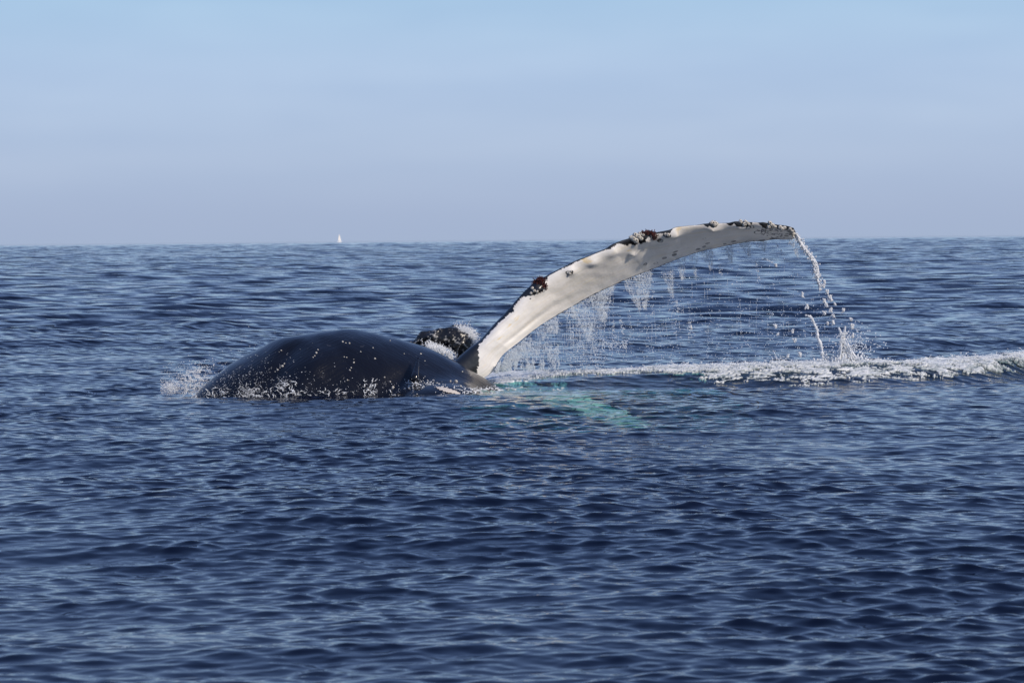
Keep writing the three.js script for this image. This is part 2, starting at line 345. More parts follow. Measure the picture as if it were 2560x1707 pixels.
const knobAt = (() => {                                        // the yellow knob in the middle of the face, from the outline alone
  let best = 1e9, r = null;
  for (let i = 0; i <= 400; i++) for (let j = 0; j <= 40; j++) { const t = i / 400, v = j / 40, a = lead.at(t), b = trail.at(t), d = Math.hypot(lerp(a[0], b[0], v) - 1576, lerp(a[1], b[1], v) - 627); if (d < best) { best = d; r = { t, v }; } }
  return r;
})();
// where points of the front face stand in the photograph, to lay the traced markings on the skin
const toPx = (p) => { const q = p.clone().sub(camera.position).applyQuaternion(camera.quaternion.clone().invert()); return [CX - q.x / q.z * F, CY + q.y / q.z * F]; };
const GT = 360, GV = 60, grid = [];
for (let i = 0; i <= GT; i++) { const row = []; for (let j = 0; j <= GV; j++) row.push(toPx(finSection(i / GT, Math.pow(j / GV, 1.6)))); grid.push(row); }
function finUV(px, py) {                                       // span and chord position of a pixel on the front face
  let best = 1e9, bi = 0, bj = 0;
  for (let i = 0; i <= GT; i++) { const r = grid[i]; if (Math.abs(r[30][0] - px) > 140) continue; for (let j = 0; j <= GV; j++) { const d = Math.hypot(r[j][0] - px, r[j][1] - py); if (d < best) { best = d; bi = i; bj = j; } } }
  return { t: bi / GT, v: Math.pow(bj / GV, 1.6) };
}
// chord position at a share w of the seen width
function chordAt(t, w) {
  const r = grid[Math.round(t * GT)], a = r[0], b = r[GV], L = (b[0] - a[0]) ** 2 + (b[1] - a[1]) ** 2;
  for (let j = 0; j <= GV; j++) { const f = ((r[j][0] - a[0]) * (b[0] - a[0]) + (r[j][1] - a[1]) * (b[1] - a[1])) / L; if (f >= w) { if (!j) return 0; const g = r[j - 1], f0 = ((g[0] - a[0]) * (b[0] - a[0]) + (g[1] - a[1]) * (b[1] - a[1])) / L, k = f > f0 ? (w - f0) / (f - f0) : 1; return lerp(Math.pow((j - 1) / GV, 1.6), Math.pow(j / GV, 1.6), clamp(k, 0, 1)); } }
  return 1;
}
function finGeometry() {
  const NS = 420, NV = 72, pos = [], uv = [], idx = [];
  for (let i = 0; i <= NS; i++) for (let j = 0; j <= NV; j++) {
    const t = i / NS, w = j / NV * 2, q = w <= 1 ? w : 2 - w, u = (1 - Math.cos(Math.PI * q)) / 2, v = w <= 1 ? u : 2 - u;
    const p = finSection(t, v);
    pos.push(p.x, p.y, p.z); uv.push(t, v / 2);
  }
  const R = NV + 1;
  for (let i = 0; i < NS; i++) for (let j = 0; j < NV; j++) { const a = i * R + j, b = a + R; idx.push(a, b, a + 1, b, b + 1, a + 1); }
  const tip = pos.length / 3, c = finFrame(1), m = c.A.add(c.c.multiplyScalar(0.5)).add(V(0.03, -0.005, 0)); pos.push(m.x, m.y, m.z); uv.push(1, 0.25);
  for (let j = 0; j < NV; j++) idx.push(NS * R + j, tip, NS * R + j + 1);
  const g = new THREE.BufferGeometry();
  g.setAttribute('position', new THREE.Float32BufferAttribute(pos, 3)); g.setAttribute('uv', new THREE.Float32BufferAttribute(uv, 2));
  g.setIndex(idx); g.computeVertexNormals();
  const n = g.attributes.normal;                               // the seam at the leading edge
  for (let i = 0; i <= NS; i++) { const a = i * R, b = a + NV, s = V(n.getX(a) + n.getX(b), n.getY(a) + n.getY(b), n.getZ(a) + n.getZ(b)).normalize(); n.setXYZ(a, s.x, s.y, s.z); n.setXYZ(b, s.x, s.y, s.z); }
  return g;
}
// --- pigment of the flipper: white under side with black margins, ring scars and yellow algae film
function finTexture() {
  const W = 2048, H = 1024, cv = document.createElement('canvas'); cv.width = W; cv.height = H;
  const g = cv.getContext('2d'), Y = (v) => v * H / 2;
  g.fillStyle = 'rgb(233,229,222)'; g.fillRect(0, 0, W, H);
  g.fillStyle = 'rgb(20,20,24)'; g.fillRect(0, H / 2 + 6, W, H / 2);
  g.fillStyle = 'rgb(233,229,222)'; g.fillRect(0.44 * W, H * 0.78, 0.56 * W, H * 0.22);
  // yellowish film and faint grey mottling
  for (let i = 0; i < 900; i++) { const x = rand() * W, y = rand() * H / 2; g.fillStyle = `rgba(${rand() < 0.5 ? '222,196,140' : '168,172,160'},${range(0.03, 0.085)})`; g.beginPath(); g.ellipse(x, y, range(5, 60), range(3, 16), 0, 0, 7); g.fill(); }
  for (const [px, py, r] of [[1290, 797, 10], [1275, 812, 9], [1250, 845, 10], [1462, 650, 14], [1470, 655, 9], [1573, 626, 6], [1350, 705, 9], [1700, 571, 12], [1930, 568, 10]]) { const q = finUV(px, py); for (let k = 0; k < 9; k++) { g.fillStyle = 'rgba(226,188,110,0.13)'; g.beginPath(); g.ellipse(q.t * W + gauss() * r, Y(q.v) + gauss() * r, r * range(0.6, 1.5), r * range(0.5, 1.2), rand() * 3, 0, 7); g.fill(); } }
  // faint streaks and scratches along the fin
  for (let i = 0; i < 150; i++) { const x = range(0.12, 1) * W, y = rand() * H / 2; g.strokeStyle = `rgba(120,112,100,${range(0.05, 0.16)})`; g.lineWidth = range(0.6, 1.8); g.beginPath(); g.moveTo(x, y); g.lineTo(x + range(10, 50), y + range(-12, 12)); g.stroke(); }
  const ink = (a = 1) => `rgba(16,17,19,${a})`;
  // ragged black strip along the leading edge: [column, width in chord]
  const strip = [[1040, 1.2], [1070, 1.0], [1085, 0.97], [1098, 0.93], [1120, 0.80], [1150, 0.56], [1165, 0.38], [1173, 0.27], [1185, 0.16], [1200, 0.12], [1230, 0.10], [1262, 0.10], [1272, 0.17], [1278, 0.07], [1300, 0.05], [1312, 0.2], [1325, 0.3], [1338, 0.3], [1345, 0.16], [1362, 0.07], [1372, 0.02], [1400, 0.03], [1440, 0.035], [1470, 0.015], [1495, 0.02], [1512, 0.03], [1518, 0.07], [1533, 0.08], [1540, 0.03], [1546, 0.05], [1554, 0.13], [1566, 0.15], [1572, 0.22], [1600, 0.26], [1612, 0.16], [1630, 0.06], [1650, 0.06], [1672, 0.10], [1680, 0.01], [1740, 0.008], [1758, 0.03], [1764, 0.14], [1790, 0.16], [1796, 0.01], [1815, 0.015], [1822, 0.16], [1832, 0.10], [1838, 0.24], [1860, 0.27], [1875, 0.22], [1882, 0.01], [1896, 0.03], [1903, 0.3], [1925, 0.38], [1935, 0.10], [1945, 0.32], [1965, 0.35], [1974, 0.2], [1984, 0.6]];
  const st = strip.map(([px]) => spanOf(px)), sw = strip.map((a) => a[1]);
  g.fillStyle = ink(); g.beginPath(); g.moveTo(0, -2);
  for (let x = 0; x <= W; x += 1) { const t = x / W, w = interp(st, sw, t); g.lineTo(x, Y(chordAt(t, Math.max(0, w + 0.22 * Math.min(w, 0.15) * noise2(x * 0.05, 1) + (w > 0.03 ? 0.022 * noise2(x * 0.16, 4) + 0.014 * noise2(x * 0.5, 7) : 0))))); }
  g.lineTo(W, -2); g.fill();
  // the black base of the flipper with its frayed border, traced
  const border = [[1196, 846], [1181, 872], [1177, 884], [1175, 893], [1172, 905], [1170, 918], [1170, 935], [1170, 955], [1168, 985], [1120, 1015], [1040, 1010], [1060, 985], [1098, 940], [1145, 892]].map(([a, b]) => finUV(a, b));
    for (let i = 0; i < 60; i++) { const b = border[Math.floor(rand() * 6)], c = border[border.indexOf(b) + 1], f = rand(), x = lerp(b.t, c.t, f) * W, y = Y(lerp(b.v, c.v, f)); g.strokeStyle = ink(range(0.4, 0.9)); g.lineWidth = range(0.8, 2); g.beginPath(); g.moveTo(x - 6, y); g.lineTo(x + range(2, 10), y + range(-10, 6)); g.stroke(); }
  const line = (pts, w, a = 1) => { g.strokeStyle = ink(a); g.lineWidth = w; g.lineCap = 'round'; g.lineJoin = 'round'; g.beginPath(); pts.forEach(([px, py], i) => { const q = finUV(px, py); i ? g.lineTo(q.t * W, Y(q.v)) : g.moveTo(q.t * W, Y(q.v)); }); g.stroke(); };
  line([[1171, 917], [1177, 924], [1176, 932], [1174, 942], [1177, 950], [1180, 958]], 7); line([[1174, 938], [1180, 952]], 11);
  // thin dark trailing edge
  g.fillStyle = ink(); g.beginPath(); g.moveTo(0, H / 2 + 8);
  for (let x = 0; x <= W; x += 2) { const t = x / W, w = interp([0, 0.3, 0.36, 0.45, 0.6, 0.75, 0.85, 1], [0.0, 0.0, 0.02, 0.03, 0.022, 0.012, 0.03, 0.05], t); g.lineTo(x, Y(1 - Math.max(0, w * (1 + 0.5 * noise2(x * 0.03, 12)) * 0.6 + 0.006))); }
  g.lineTo(W, H / 2 + 8); g.fill();
  // ring-shaped barnacle scars: column, row, half-widths in pixels, line weight
  const RX = W / lead.len, ring = (px, py, rx, ry, w, fill = 0) => { const q = finUV(px, py), q2 = finUV(px + ry * 0.45, py + ry * 0.9), q1 = finUV(px - ry * 0.45, py - ry * 0.9), hv = Math.max(0.012, Math.abs(q2.v - q1.v) / 2); g.lineWidth = w; g.strokeStyle = ink(0.95); g.beginPath(); g.ellipse(q.t * W, Y(q.v), rx * RX, hv * H / 2, range(-0.2, 0.2), 0, 7); if (fill) { g.fillStyle = ink(fill); g.fill(); } g.stroke(); };
  for (const a of [[1424, 683, 6, 6, 5], [1427, 680, 4, 3, 5, 0.8], [1421, 687, 2.5, 2, 2], [1651, 602, 5, 5, 6], [1650, 600, 4, 3, 3, 0.7], [1668, 588, 7.5, 6.5, 5], [1671, 580, 5, 4, 4, 0.9], [1669, 591, 3, 2, 2, 0.5],
    [1614, 660, 4, 2.5, 3, 0.3], [1640, 658, 6, 2.6, 2.5], [1662, 644, 5.5, 2.6, 3, 0.45], [1687, 636, 6, 3, 3, 0.7], [1690, 629, 7, 2, 2, 0.6], [1746, 622, 6, 2, 2, 0.8], [1760, 617, 4, 2, 2, 0.4], [1770, 608, 6, 1.3, 2, 0.5], [1763, 596, 4, 2, 1], [1812, 610, 4, 1.6, 2, 0.5], [1833, 604, 6, 1.3, 2, 0.7], [1875, 603, 11, 3.5, 4], [1906, 601, 9, 2, 3, 0.7], [1933, 596, 10, 2, 3, 0.5], [1950, 598, 8, 2, 3, 0.7], [1965, 589, 6, 1.6, 2, 0.8],
    [1872, 570, 5.5, 4.2, 4], [1880, 567, 4.5, 4, 4], [1862, 562, 4.5, 4, 4], [1850, 556, 5, 4, 4, 0.7], [1897, 581, 9, 4.2, 4.5], [1911, 577, 6, 3.4, 4.5], [1922, 573, 7, 3.5, 4.5], [1912, 568, 5, 4, 4], [1927, 584, 6, 3, 4], [1937, 574, 5, 3.4, 4], [1949, 576, 6, 3.2, 4.5], [1960, 574, 5, 3, 4, 0.4], [1972, 578, 5, 3, 4, 0.6], [1980, 585, 5, 3.4, 4, 0.8], [1985, 579, 4, 4, 4, 0.7], [1828, 560, 5, 3, 4], [1780, 562, 4, 3, 4, 0.8], [1244, 724, 2, 2, 2, 0.9], [1325, 747, 1.6, 1.6, 2, 0.9], [1155, 930, 0, 0, 0]]) ring(...a);
  for (let i = 0; i < 60; i++) ring(range(1895, 1990), range(555, 596), range(1, 3), range(0.8, 2), 1.5, 0.5);
  const t = new THREE.CanvasTexture(cv); t.flipY = false; t.colorSpace = THREE.SRGBColorSpace; t.wrapS = t.wrapT = THREE.ClampToEdgeWrapping;
  return t;
}
function noiseTexture(n, f) {
  const d = new Uint8Array(n * n * 4);
  for (let y = 0; y < n; y++) for (let x = 0; x < n; x++) { const v = clamp(f(x / n, y / n), 0, 1) * 255, o = (y * n + x) * 4; d[o] = d[o + 1] = d[o + 2] = v; d[o + 3] = 255; }
  const t = new THREE.DataTexture(d, n, n); t.wrapS = t.wrapT = THREE.MirroredRepeatWrapping; t.magFilter = THREE.LinearFilter; t.needsUpdate = true; return t;
}
const streaks = noiseTexture(512, (u, v) => 0.5 + 0.22 * noise2(u * 7, v * 60 + u * 26) + 0.16 * noise2(u * 16, v * 120 + u * 50) + 0.1 * noise2(u * 60, v * 60));
const pores = noiseTexture(512, (u, v) => 0.5 + 0.28 * noise2(u * 16, v * 14) + 0.22 * noise2(u * 60, v * 44) + 0.14 * noise2(u * 160, v * 130));
const finMap = finTexture();
// black skin with pale scratches, flecks and small ring scars
function skinTexture() {
  const W = 2048, H = 1024, cv = document.createElement('canvas'); cv.width = W; cv.height = H;
  const g = cv.getContext('2d'); g.fillStyle = 'rgb(14,15,23)'; g.fillRect(0, 0, W, H);
  for (let i = 0; i < 900; i++) { const x = rand() * W, y = rand() * H, l = range(8, 90), a = range(-0.9, -0.3); g.strokeStyle = `rgba(${rand() < 0.5 ? '70,72,84' : '4,4,8'},${range(0.08, 0.3)})`; g.lineWidth = range(0.8, 3); g.beginPath(); g.moveTo(x, y); g.lineTo(x + Math.cos(a) * l, y + Math.sin(a) * l); g.stroke(); }
  for (let i = 0; i < 46; i++) { let x = rand() * W, y = rand() * H, a = range(-1.2, 0.4); g.strokeStyle = `rgba(150,148,145,${range(0.25, 0.7)})`; g.lineWidth = range(0.8, 1.8); g.beginPath(); g.moveTo(x, y); for (let k = 0; k < 4; k++) { a += gauss() * 0.3; x += Math.cos(a) * range(4, 14); y += Math.sin(a) * range(4, 14); g.lineTo(x, y); } g.stroke(); }
  for (let i = 0; i < 260; i++) { g.fillStyle = `rgba(170,166,160,${range(0.2, 0.75)})`; g.beginPath(); g.ellipse(rand() * W, rand() * H, range(0.8, 3.2), range(0.8, 2.4), rand() * 3, 0, 7); g.fill(); }
  for (let i = 0; i < 30; i++) { g.strokeStyle = `rgba(160,156,150,${range(0.3, 0.7)})`; g.lineWidth = 1.3; g.beginPath(); g.arc(rand() * W, rand() * H, range(4, 8), rand() * 3, 3 + rand() * 4); g.stroke(); }
  const t = new THREE.CanvasTexture(cv); t.flipY = false; t.colorSpace = THREE.SRGBColorSpace; t.wrapS = t.wrapT = THREE.MirroredRepeatWrapping; return t;
}
const skin = new THREE.MeshPhysicalMaterial({ name: 'wet_black_skin', map: skinTexture(), roughness: 0.30, specularIntensity: 0.5, clearcoat: 0.28, clearcoatRoughness: 0.07, bumpMap: streaks, bumpScale: 0.006 });
const mottledSkin = new THREE.MeshPhysicalMaterial({ name: 'mottled_skin', vertexColors: true, roughness: 0.3 });
const finSkin = new THREE.MeshPhysicalMaterial({ name: 'wet_flipper_skin', map: finMap, roughness: 0.42, bumpMap: pores, bumpScale: 0.0014, clearcoat: 0.6, clearcoatRoughness: 0.1 });
const finGeo = finGeometry();
finGeo.setAttribute('color', new THREE.Float32BufferAttribute(new Float32Array(finGeo.attributes.position.count * 3).fill(1), 3));
const eye = camera.position;
function hitBody(px, py, field = bodyField) {
  const d = P(px, py, 1).sub(eye); let D = 38;
  for (let i = 0; i < 300 && D < 45; i++) { const f = field(eye.x + d.x * D, eye.y + d.y * D, eye.z + d.z * D); if (f < 0.002) { const p = eye.clone().addScaledVector(d, D), e = 0.01, n = V(field(p.x + e, p.y, p.z) - f, field(p.x, p.y + e, p.z) - f, field(p.x, p.y, p.z + e) - f).normalize(); return { p, n }; } D += Math.max(0.002, f * 0.5); }
  return null;
}
// the cream patch on the low chest follows the skin under it
function creamGeometry() {
  const nx = 44, ny = 26, id = [], pos = [], idx = [];
  for (let j = 0; j < ny; j++) for (let i = 0; i < nx; i++) {
    const px = 1082 + i * 1.8, py = 955 + j * 1.6, s = (px - 1088) / 62, mid = 968 + s * 16, wide = 6 * Math.sqrt(Math.max(0, s * (1.05 - s))) * 1.9 + 1.5 * noise2(px * 0.2, py * 0.3);
    const q = s > 0 && s < 1.05 && Math.abs(py - mid) < wide ? hitBody(px, py) : null;
    id.push(q && q.p.z > -41.5 ? pos.push(...q.p.addScaledVector(q.n, 0.004).toArray()) / 3 - 1 : -1);
  }
  for (let j = 0; j < ny - 1; j++) for (let i = 0; i < nx - 1; i++) { const a = id[j * nx + i], b = id[j * nx + i + 1], c = id[j * nx + nx + i], d = id[j * nx + nx + i + 1]; if (Math.min(a, b, c, d) >= 0) idx.push(a, c, b, b, c, d); }
  const g = new THREE.BufferGeometry(); g.setAttribute('position', new THREE.Float32BufferAttribute(pos, 3)); g.setIndex(idx); g.computeVertexNormals();
  g.setAttribute('uv', new THREE.Float32BufferAttribute(new Float32Array(pos.length / 3 * 2), 2)); g.setAttribute('color', new THREE.Float32BufferAttribute(new Float32Array(pos.length).map((_, i) => CREAM[i % 3]), 3));
  return g;
}
const mottled = mergeGeometries([farGeo, creamGeometry()]);
// a pale flank of the whale hanging just under the surface, seen through the clear water
function submergedGeometry() {
  const spine = [[1275, 970, 0.05], [1305, 976, 0.09], [1345, 985, 0.12], [1400, 998, 0.135], [1455, 1016, 0.14], [1505, 1032, 0.125], [1550, 1047, 0.10], [1590, 1059, 0.065], [1620, 1068, 0.02]];
  const pts = spine.map(([a, b]) => P(a, b, 43.6)), curve = new THREE.CatmullRomCurve3(pts), NS = 160, NR = 40, pos = [], idx = [], uv = [];
  for (let i = 0; i <= NS; i++) {
    const t = i / NS, c = curve.getPoint(t), tan = curve.getTangent(t), up = V(-tan.y, tan.x, 0).normalize(), r = interp(spine.map((_, k) => k / (spine.length - 1)), spine.map((s) => s[2]), t);
    for (let j = 0; j <= NR; j++) { const a = j / NR * 2 * Math.PI, rr = r * (1 + 0.22 * noise2(t * 4.5 + Math.cos(a) * 0.5, Math.sin(a) * 0.5)), p = c.clone().addScaledVector(up, Math.cos(a) * rr).add(V(0, 0, Math.sin(a) * rr * 0.35)); p.x += 0.13 * noise2(p.y * 26, 3) + 0.07 * noise2(p.y * 75, 9); pos.push(p.x, p.y, p.z); uv.push(0.45 + 0.1 * t, 0.1 + 0.2 * Math.abs(j / NR - 0.5)); }
  }
  for (let i = 0; i < NS; i++) for (let j = 0; j < NR; j++) { const a = i * (NR + 1) + j, b = a + NR + 1; idx.push(a, a + 1, b, b, a + 1, b + 1); }
  const g = new THREE.BufferGeometry();
  g.setAttribute('position', new THREE.Float32BufferAttribute(pos, 3)); g.setAttribute('uv', new THREE.Float32BufferAttribute(uv, 2)); g.setIndex(idx); g.computeVertexNormals();
  const c = new Float32Array(pos.length).fill(1); g.setAttribute('color', new THREE.BufferAttribute(c, 3));
  return g;
}
const pale = mergeGeometries([finGeo, submergedGeometry()]);
const body = new THREE.Mesh(mergeGeometries([bodyGeo, mottled, pale], true), [skin, mottledSkin, finSkin]);
body.name = 'body'; body.userData.label = 'wet black back and long white flipper with black edges';
whale.add(body);
console.log('body', body.geometry.index.count / 3);

// --- barnacles
const barnGeos = [0, 1, 2].map((k) => {
  const p = [[0.30, 0.62], [0.36, 0.80], [0.62, 0.62], [0.86, 0.28], [1.0, 0]].map(([r, y]) => new THREE.Vector2(r * (1 + 0.06 * k), y * (0.85 + 0.15 * k)));
  const g = new THREE.LatheGeometry([new THREE.Vector2(0.001, 0.30), new THREE.Vector2(0.10, 0.32), ...p], 10), a = g.attributes.position;
  for (let i = 0; i < a.count; i++) { const th = Math.atan2(a.getZ(i), a.getX(i)), s = 1 + 0.12 * Math.cos(th * 6 + k) + 0.06 * Math.sin(th * 3 + k * 2); a.setX(i, a.getX(i) * s); a.setZ(i, a.getZ(i) * s); }
  const c = new Float32Array(a.count * 3); for (let i = 0; i < a.count; i++) { const inner = Math.hypot(a.getX(i), a.getZ(i)) < 0.12; c.set(inner ? [0.03, 0.028, 0.025] : Math.hypot(a.getX(i), a.getZ(i)) > 0.95 ? [0.28, 0.26, 0.23] : [0.56, 0.53, 0.47], i * 3); }
  g.setAttribute('color', new THREE.BufferAttribute(c, 3)); g.computeVertexNormals();
  return g;
});
const shellMat = new THREE.MeshStandardMaterial({ name: 'barnacle_shell', vertexColors: true, roughness: 0.6 });
const UPV = V(0, 1, 0);
function barnacle(p, n, size) {
  const m = new THREE.Mesh(barnGeos[Math.floor(rand() * 3)], shellMat);
  m.name = 'barnacle'; m.position.copy(p).addScaledVector(n, -size * 0.12); m.quaternion.setFromUnitVectors(UPV, n).multiply(new THREE.Quaternion().setFromAxisAngle(UPV, rand() * 6)); m.scale.set(size * range(0.8, 1.3), size * range(0.8, 1.3), size * range(0.8, 1.2));
  whale.add(m);
}
function finPoint(px, py) { const { t, v } = finUV(px, py); return finAt(t, v); }
function finAt(t, v) { const e = 0.003, p = finSection(t, v), a = finSection(Math.min(1, t + e), v).sub(p), b = finSection(t, Math.min(1, v + 0.02)).sub(p), n = a.cross(b).normalize(); if (n.z < 0) n.negate(); return { p, n }; }
const finB = [[1578, 592, 0.030], [1588, 585, 0.036], [1596, 590, 0.034], [1584, 596, 0.032], [1592, 600, 0.034], [1600, 582, 0.030], [1604, 596, 0.026], [1588, 604, 0.028], [1576, 586, 0.026], [1608, 588, 0.028], [1336, 727, 0.026], [1328, 733, 0.020], [1343, 729, 0.018], [1331, 719, 0.022],
  [1784, 550, 0.038], [1790, 555, 0.030], [1778, 557, 0.026], [1786, 562, 0.026], [1863, 549, 0.032], [1868, 556, 0.030], [1860, 560, 0.032], [1873, 560, 0.024], [1853, 553, 0.024], [1925, 558, 0.034], [1932, 562, 0.030], [1922, 566, 0.028], [1930, 571, 0.026], [1937, 566, 0.024], [1957, 572, 0.030], [1950, 567, 0.026], [1963, 569, 0.026], [1975, 572, 0.028], [1982, 577, 0.030], [1986, 583, 0.028], [1977, 580, 0.024], [1990, 588, 0.026], [1670, 586, 0.024], [1664, 584, 0.018], [1653, 602, 0.018], [1423, 684, 0.018], [1428, 679, 0.014]];
for (const [px, py, s] of finB) { const q = finPoint(px, py); barnacle(q.p.addScaledVector(q.n, 0.004), q.n.lerp(V(0, 0.5, 0.3), 0.3).normalize(), s); }
// white knobs and scars on the back
const backB = [[856, 854, 0.026], [873, 858, 0.024], [864, 857, 0.016], [794, 874, 0.020], [790, 882, 0.022], [786, 889, 0.016], [782, 893, 0.018], [710, 909, 0.024], [705, 915, 0.022], [699, 919, 0.020], [693, 924, 0.018], [687, 929, 0.014], [702, 876, 0.014], [697, 880, 0.012], [860, 892, 0.018], [866, 893, 0.014], [884, 898, 0.016], [884, 906, 0.022], [877, 919, 0.018], [874, 925, 0.016], [901, 879, 0.016], [937, 896, 0.016], [932, 869, 0.012], [961, 943, 0.022], [975, 954, 0.016], [868, 950, 0.020], [982, 968, 0.026], [1052, 884, 0.022], [1010, 884, 0.012], [1062, 902, 0.014], [1035, 990, 0.026], [1056, 992, 0.024], [1084, 991, 0.022], [1098, 988, 0.030], [1042, 985, 0.014], [1140, 953, 0.026], [1152, 965, 0.020], [1156, 929, 0.014], [1126, 952, 0.016], [975, 851, 0.012]];
for (const [px, py, s] of backB) { const q = hitBody(px, py); if (q) barnacle(q.p, q.n, s * range(0.4, 0.75)); }
// tufts of dark red stalked barnacles
const tuftMat = new THREE.MeshStandardMaterial({ name: 'stalked_barnacle', vertexColors: true, roughness: 0.35 });
function tuft(cells, count, len) {
  const parts = [];
  for (let i = 0; i < count; i++) {
    const [px, py] = cells[Math.floor(rand() * cells.length)], q = finPoint(px + gauss() * 3, py + gauss() * 3);
    const dir = q.n.clone().multiplyScalar(0.7).add(V(gauss() * 0.5, 0.55 + gauss() * 0.5, gauss() * 0.3)).normalize(), side = V(gauss(), gauss(), gauss()).multiplyScalar(0.6), L = len * range(0.5, 1.1);
    const pts = [0, 0.35, 0.7, 1].map((s) => q.p.clone().addScaledVector(dir, s * L).addScaledVector(side, s * s * L).add(V(0, -s * s * L * 0.35, 0)));
    const g = new THREE.TubeGeometry(new THREE.CatmullRomCurve3(pts), 4, range(0.003, 0.0055), 4), b = new THREE.IcosahedronGeometry(range(0.005, 0.009), 0).translate(pts[3].x, pts[3].y, pts[3].z);
    g.deleteAttribute('uv'); b.deleteAttribute('uv');
    const k = rand(), c = k < 0.55 ? [0.06, 0.012, 0.010] : k < 0.75 ? [0.14, 0.035, 0.022] : [0.018, 0.010, 0.010];
    for (const h of [g.toNonIndexed(), b]) { h.setAttribute('color', new THREE.Float32BufferAttribute(new Float32Array(h.attributes.position.count * 3).map((_, j) => c[j % 3]), 3)); parts.push(h); }
  }
  const m = new THREE.Mesh(mergeGeometries(parts), tuftMat); m.name = 'stalked_barnacle_tuft'; m.userData.kind = 'stuff'; m.userData.label = 'tuft of dark red stalked barnacles on the flipper edge'; whale.add(m);
}
tuft([[1340, 692], [1346, 698], [1350, 704], [1358, 708], [1362, 716], [1334, 698], [1345, 690], [1356, 700]], 340, 0.024);
tuft([[1612, 572], [1620, 572], [1626, 576], [1631, 582], [1606, 576], [1616, 580]], 260, 0.021);
tuft([[1633, 588], [1635, 594]], 30, 0.026);
shadows(whale);

// ------------------------------------------------------------------ foam, spray and falling water
const foamMat = new THREE.MeshPhysicalMaterial({ name: 'foam', color: new THREE.Color().setRGB(0.84, 0.86, 0.87), roughness: 0.6 });
const dropMat = new THREE.MeshPhysicalMaterial({ name: 'water_drops', color: new THREE.Color().setRGB(0.88, 0.92, 0.95), roughness: 0.3, transmission: 0.32, thickness: 0, ior: 1.333 });
function blobGeo(detail, rough) { const g = new THREE.IcosahedronGeometry(1, detail), a = g.attributes.position; for (let i = 0; i < a.count; i++) { const v = V().fromBufferAttribute(a, i), s = 1 + rough * noise3(v.x * 1.7, v.y * 1.7, v.z * 1.7); a.setXYZ(i, v.x * s, v.y * s, v.z * s); } g.deleteAttribute('uv'); g.computeVertexNormals(); return g; }
const foamGeo = blobGeo(1, 0.45), dropGeo = new THREE.IcosahedronGeometry(1, 1), threadGeo = new THREE.CylinderGeometry(1, 1, 1, 5, 1, true);
class Swarm {                                                  // collects copies of one small shape
  constructor(geo, mat) { this.geo = geo; this.mat = mat; this.m = []; }
  add(p, sx, sy, sz, q) { this.m.push(new THREE.Matrix4().compose(p, q || new THREE.Quaternion().setFromEuler(new THREE.Euler(rand() * 6, rand() * 6, rand() * 6)), V(sx, sy, sz))); }
  drop(p, r, stretch = 1) { this.add(p, r, r * stretch, r, new THREE.Quaternion().setFromEuler(new THREE.Euler(gauss() * 0.2, 0, gauss() * 0.25))); }
  thread(a, b, r) { const d = b.clone().sub(a), L = d.length(); if (L < 1e-4) return; this.add(a.clone().addScaledVector(d, 0.5), r, L, r, new THREE.Quaternion().setFromUnitVectors(UPV, d.divideScalar(L))); }
  build(name, label, category) { const o = new THREE.InstancedMesh(this.geo, this.mat, this.m.length); this.m.forEach((m, i) => o.setMatrixAt(i, m)); o.name = name; tag(o, label, category, { kind: 'stuff' }); o.castShadow = true; o.receiveShadow = true; scene.add(o); return o; }
}
const onSea = (px, D) => { const x = (px - CX) / F * D; return V(x, seaY(x, -D), -D); };
// a sheet of foam lying on the water: lumpy where it is thick, dipping under the surface where there is none
const sheetMat = new THREE.MeshPhysicalMaterial({ name: 'foam_sheet', vertexColors: true, roughness: 0.55, transmission: 0.15, thickness: 0 });
function foamSheet(name, label, px0, px1, nx, dist, t0, t1, nt, cover, thick) {
  const pos = new Float32Array(nx * nt * 3), col = new Float32Array(nx * nt * 3), idx = [], cov = new Float32Array(nx * nt);
  for (let i = 0; i < nx; i++) for (let j = 0; j < nt; j++) {
    const px = lerp(px0, px1, i / (nx - 1)), t = lerp(t0, t1, j / (nt - 1)), D = dist(px) - t, x = (px - CX) / F * D, z = -D, c = cover(x, z), o = (j * nx + i) * 3;
    const n = 1 - Math.abs(noise3(x * 1.7, z * 3.0, 1)), m = 1 - Math.abs(noise3(x * 4.5, z * 9, 5)), k = noise3(x * 12, z * 22, 9), q = noise3(x * 30, z * 42, 4);
    const h = c * (0.003 + thick * (0.55 * n * n + 0.45 * m * m + 0.12 * k)) - 0.016 * (1 - c);
    pos[o] = x; pos[o + 1] = seaY(x, z) + h; pos[o + 2] = z;
    // thin foam lets the green water through, thick foam is white
    const w = clamp(-0.02 + 0.42 * c + 0.55 * (0.5 * n * n + 0.5 * m * m) * c + 0.26 * k + 0.20 * q + 0.30 * noise3(x * 3.5, z * 9, 3), 0, 1);
    col[o] = lerp(0.10, 0.86, w); col[o + 1] = lerp(0.16, 0.87, w); col[o + 2] = lerp(0.155, 0.86, w); cov[o / 3] = c;
  }
  for (let j = 0; j < nt - 1; j++) for (let i = 0; i < nx - 1; i++) { const a = j * nx + i, b = a + 1, e = a + nx, f = e + 1; if (cov[a] + cov[b] + cov[e] + cov[f] > 0) idx.push(a, b, e, b, f, e); }
  const g = new THREE.BufferGeometry(); g.setAttribute('position', new THREE.BufferAttribute(pos, 3)); g.setAttribute('color', new THREE.BufferAttribute(col, 3)); g.setIndex(idx); g.computeVertexNormals();
  const o = new THREE.Mesh(g, sheetMat); o.name = name; tag(o, label, 'foam', { kind: 'stuff' }); o.castShadow = o.receiveShadow = true; scene.add(o);
  console.log(name, idx.length / 3);
}
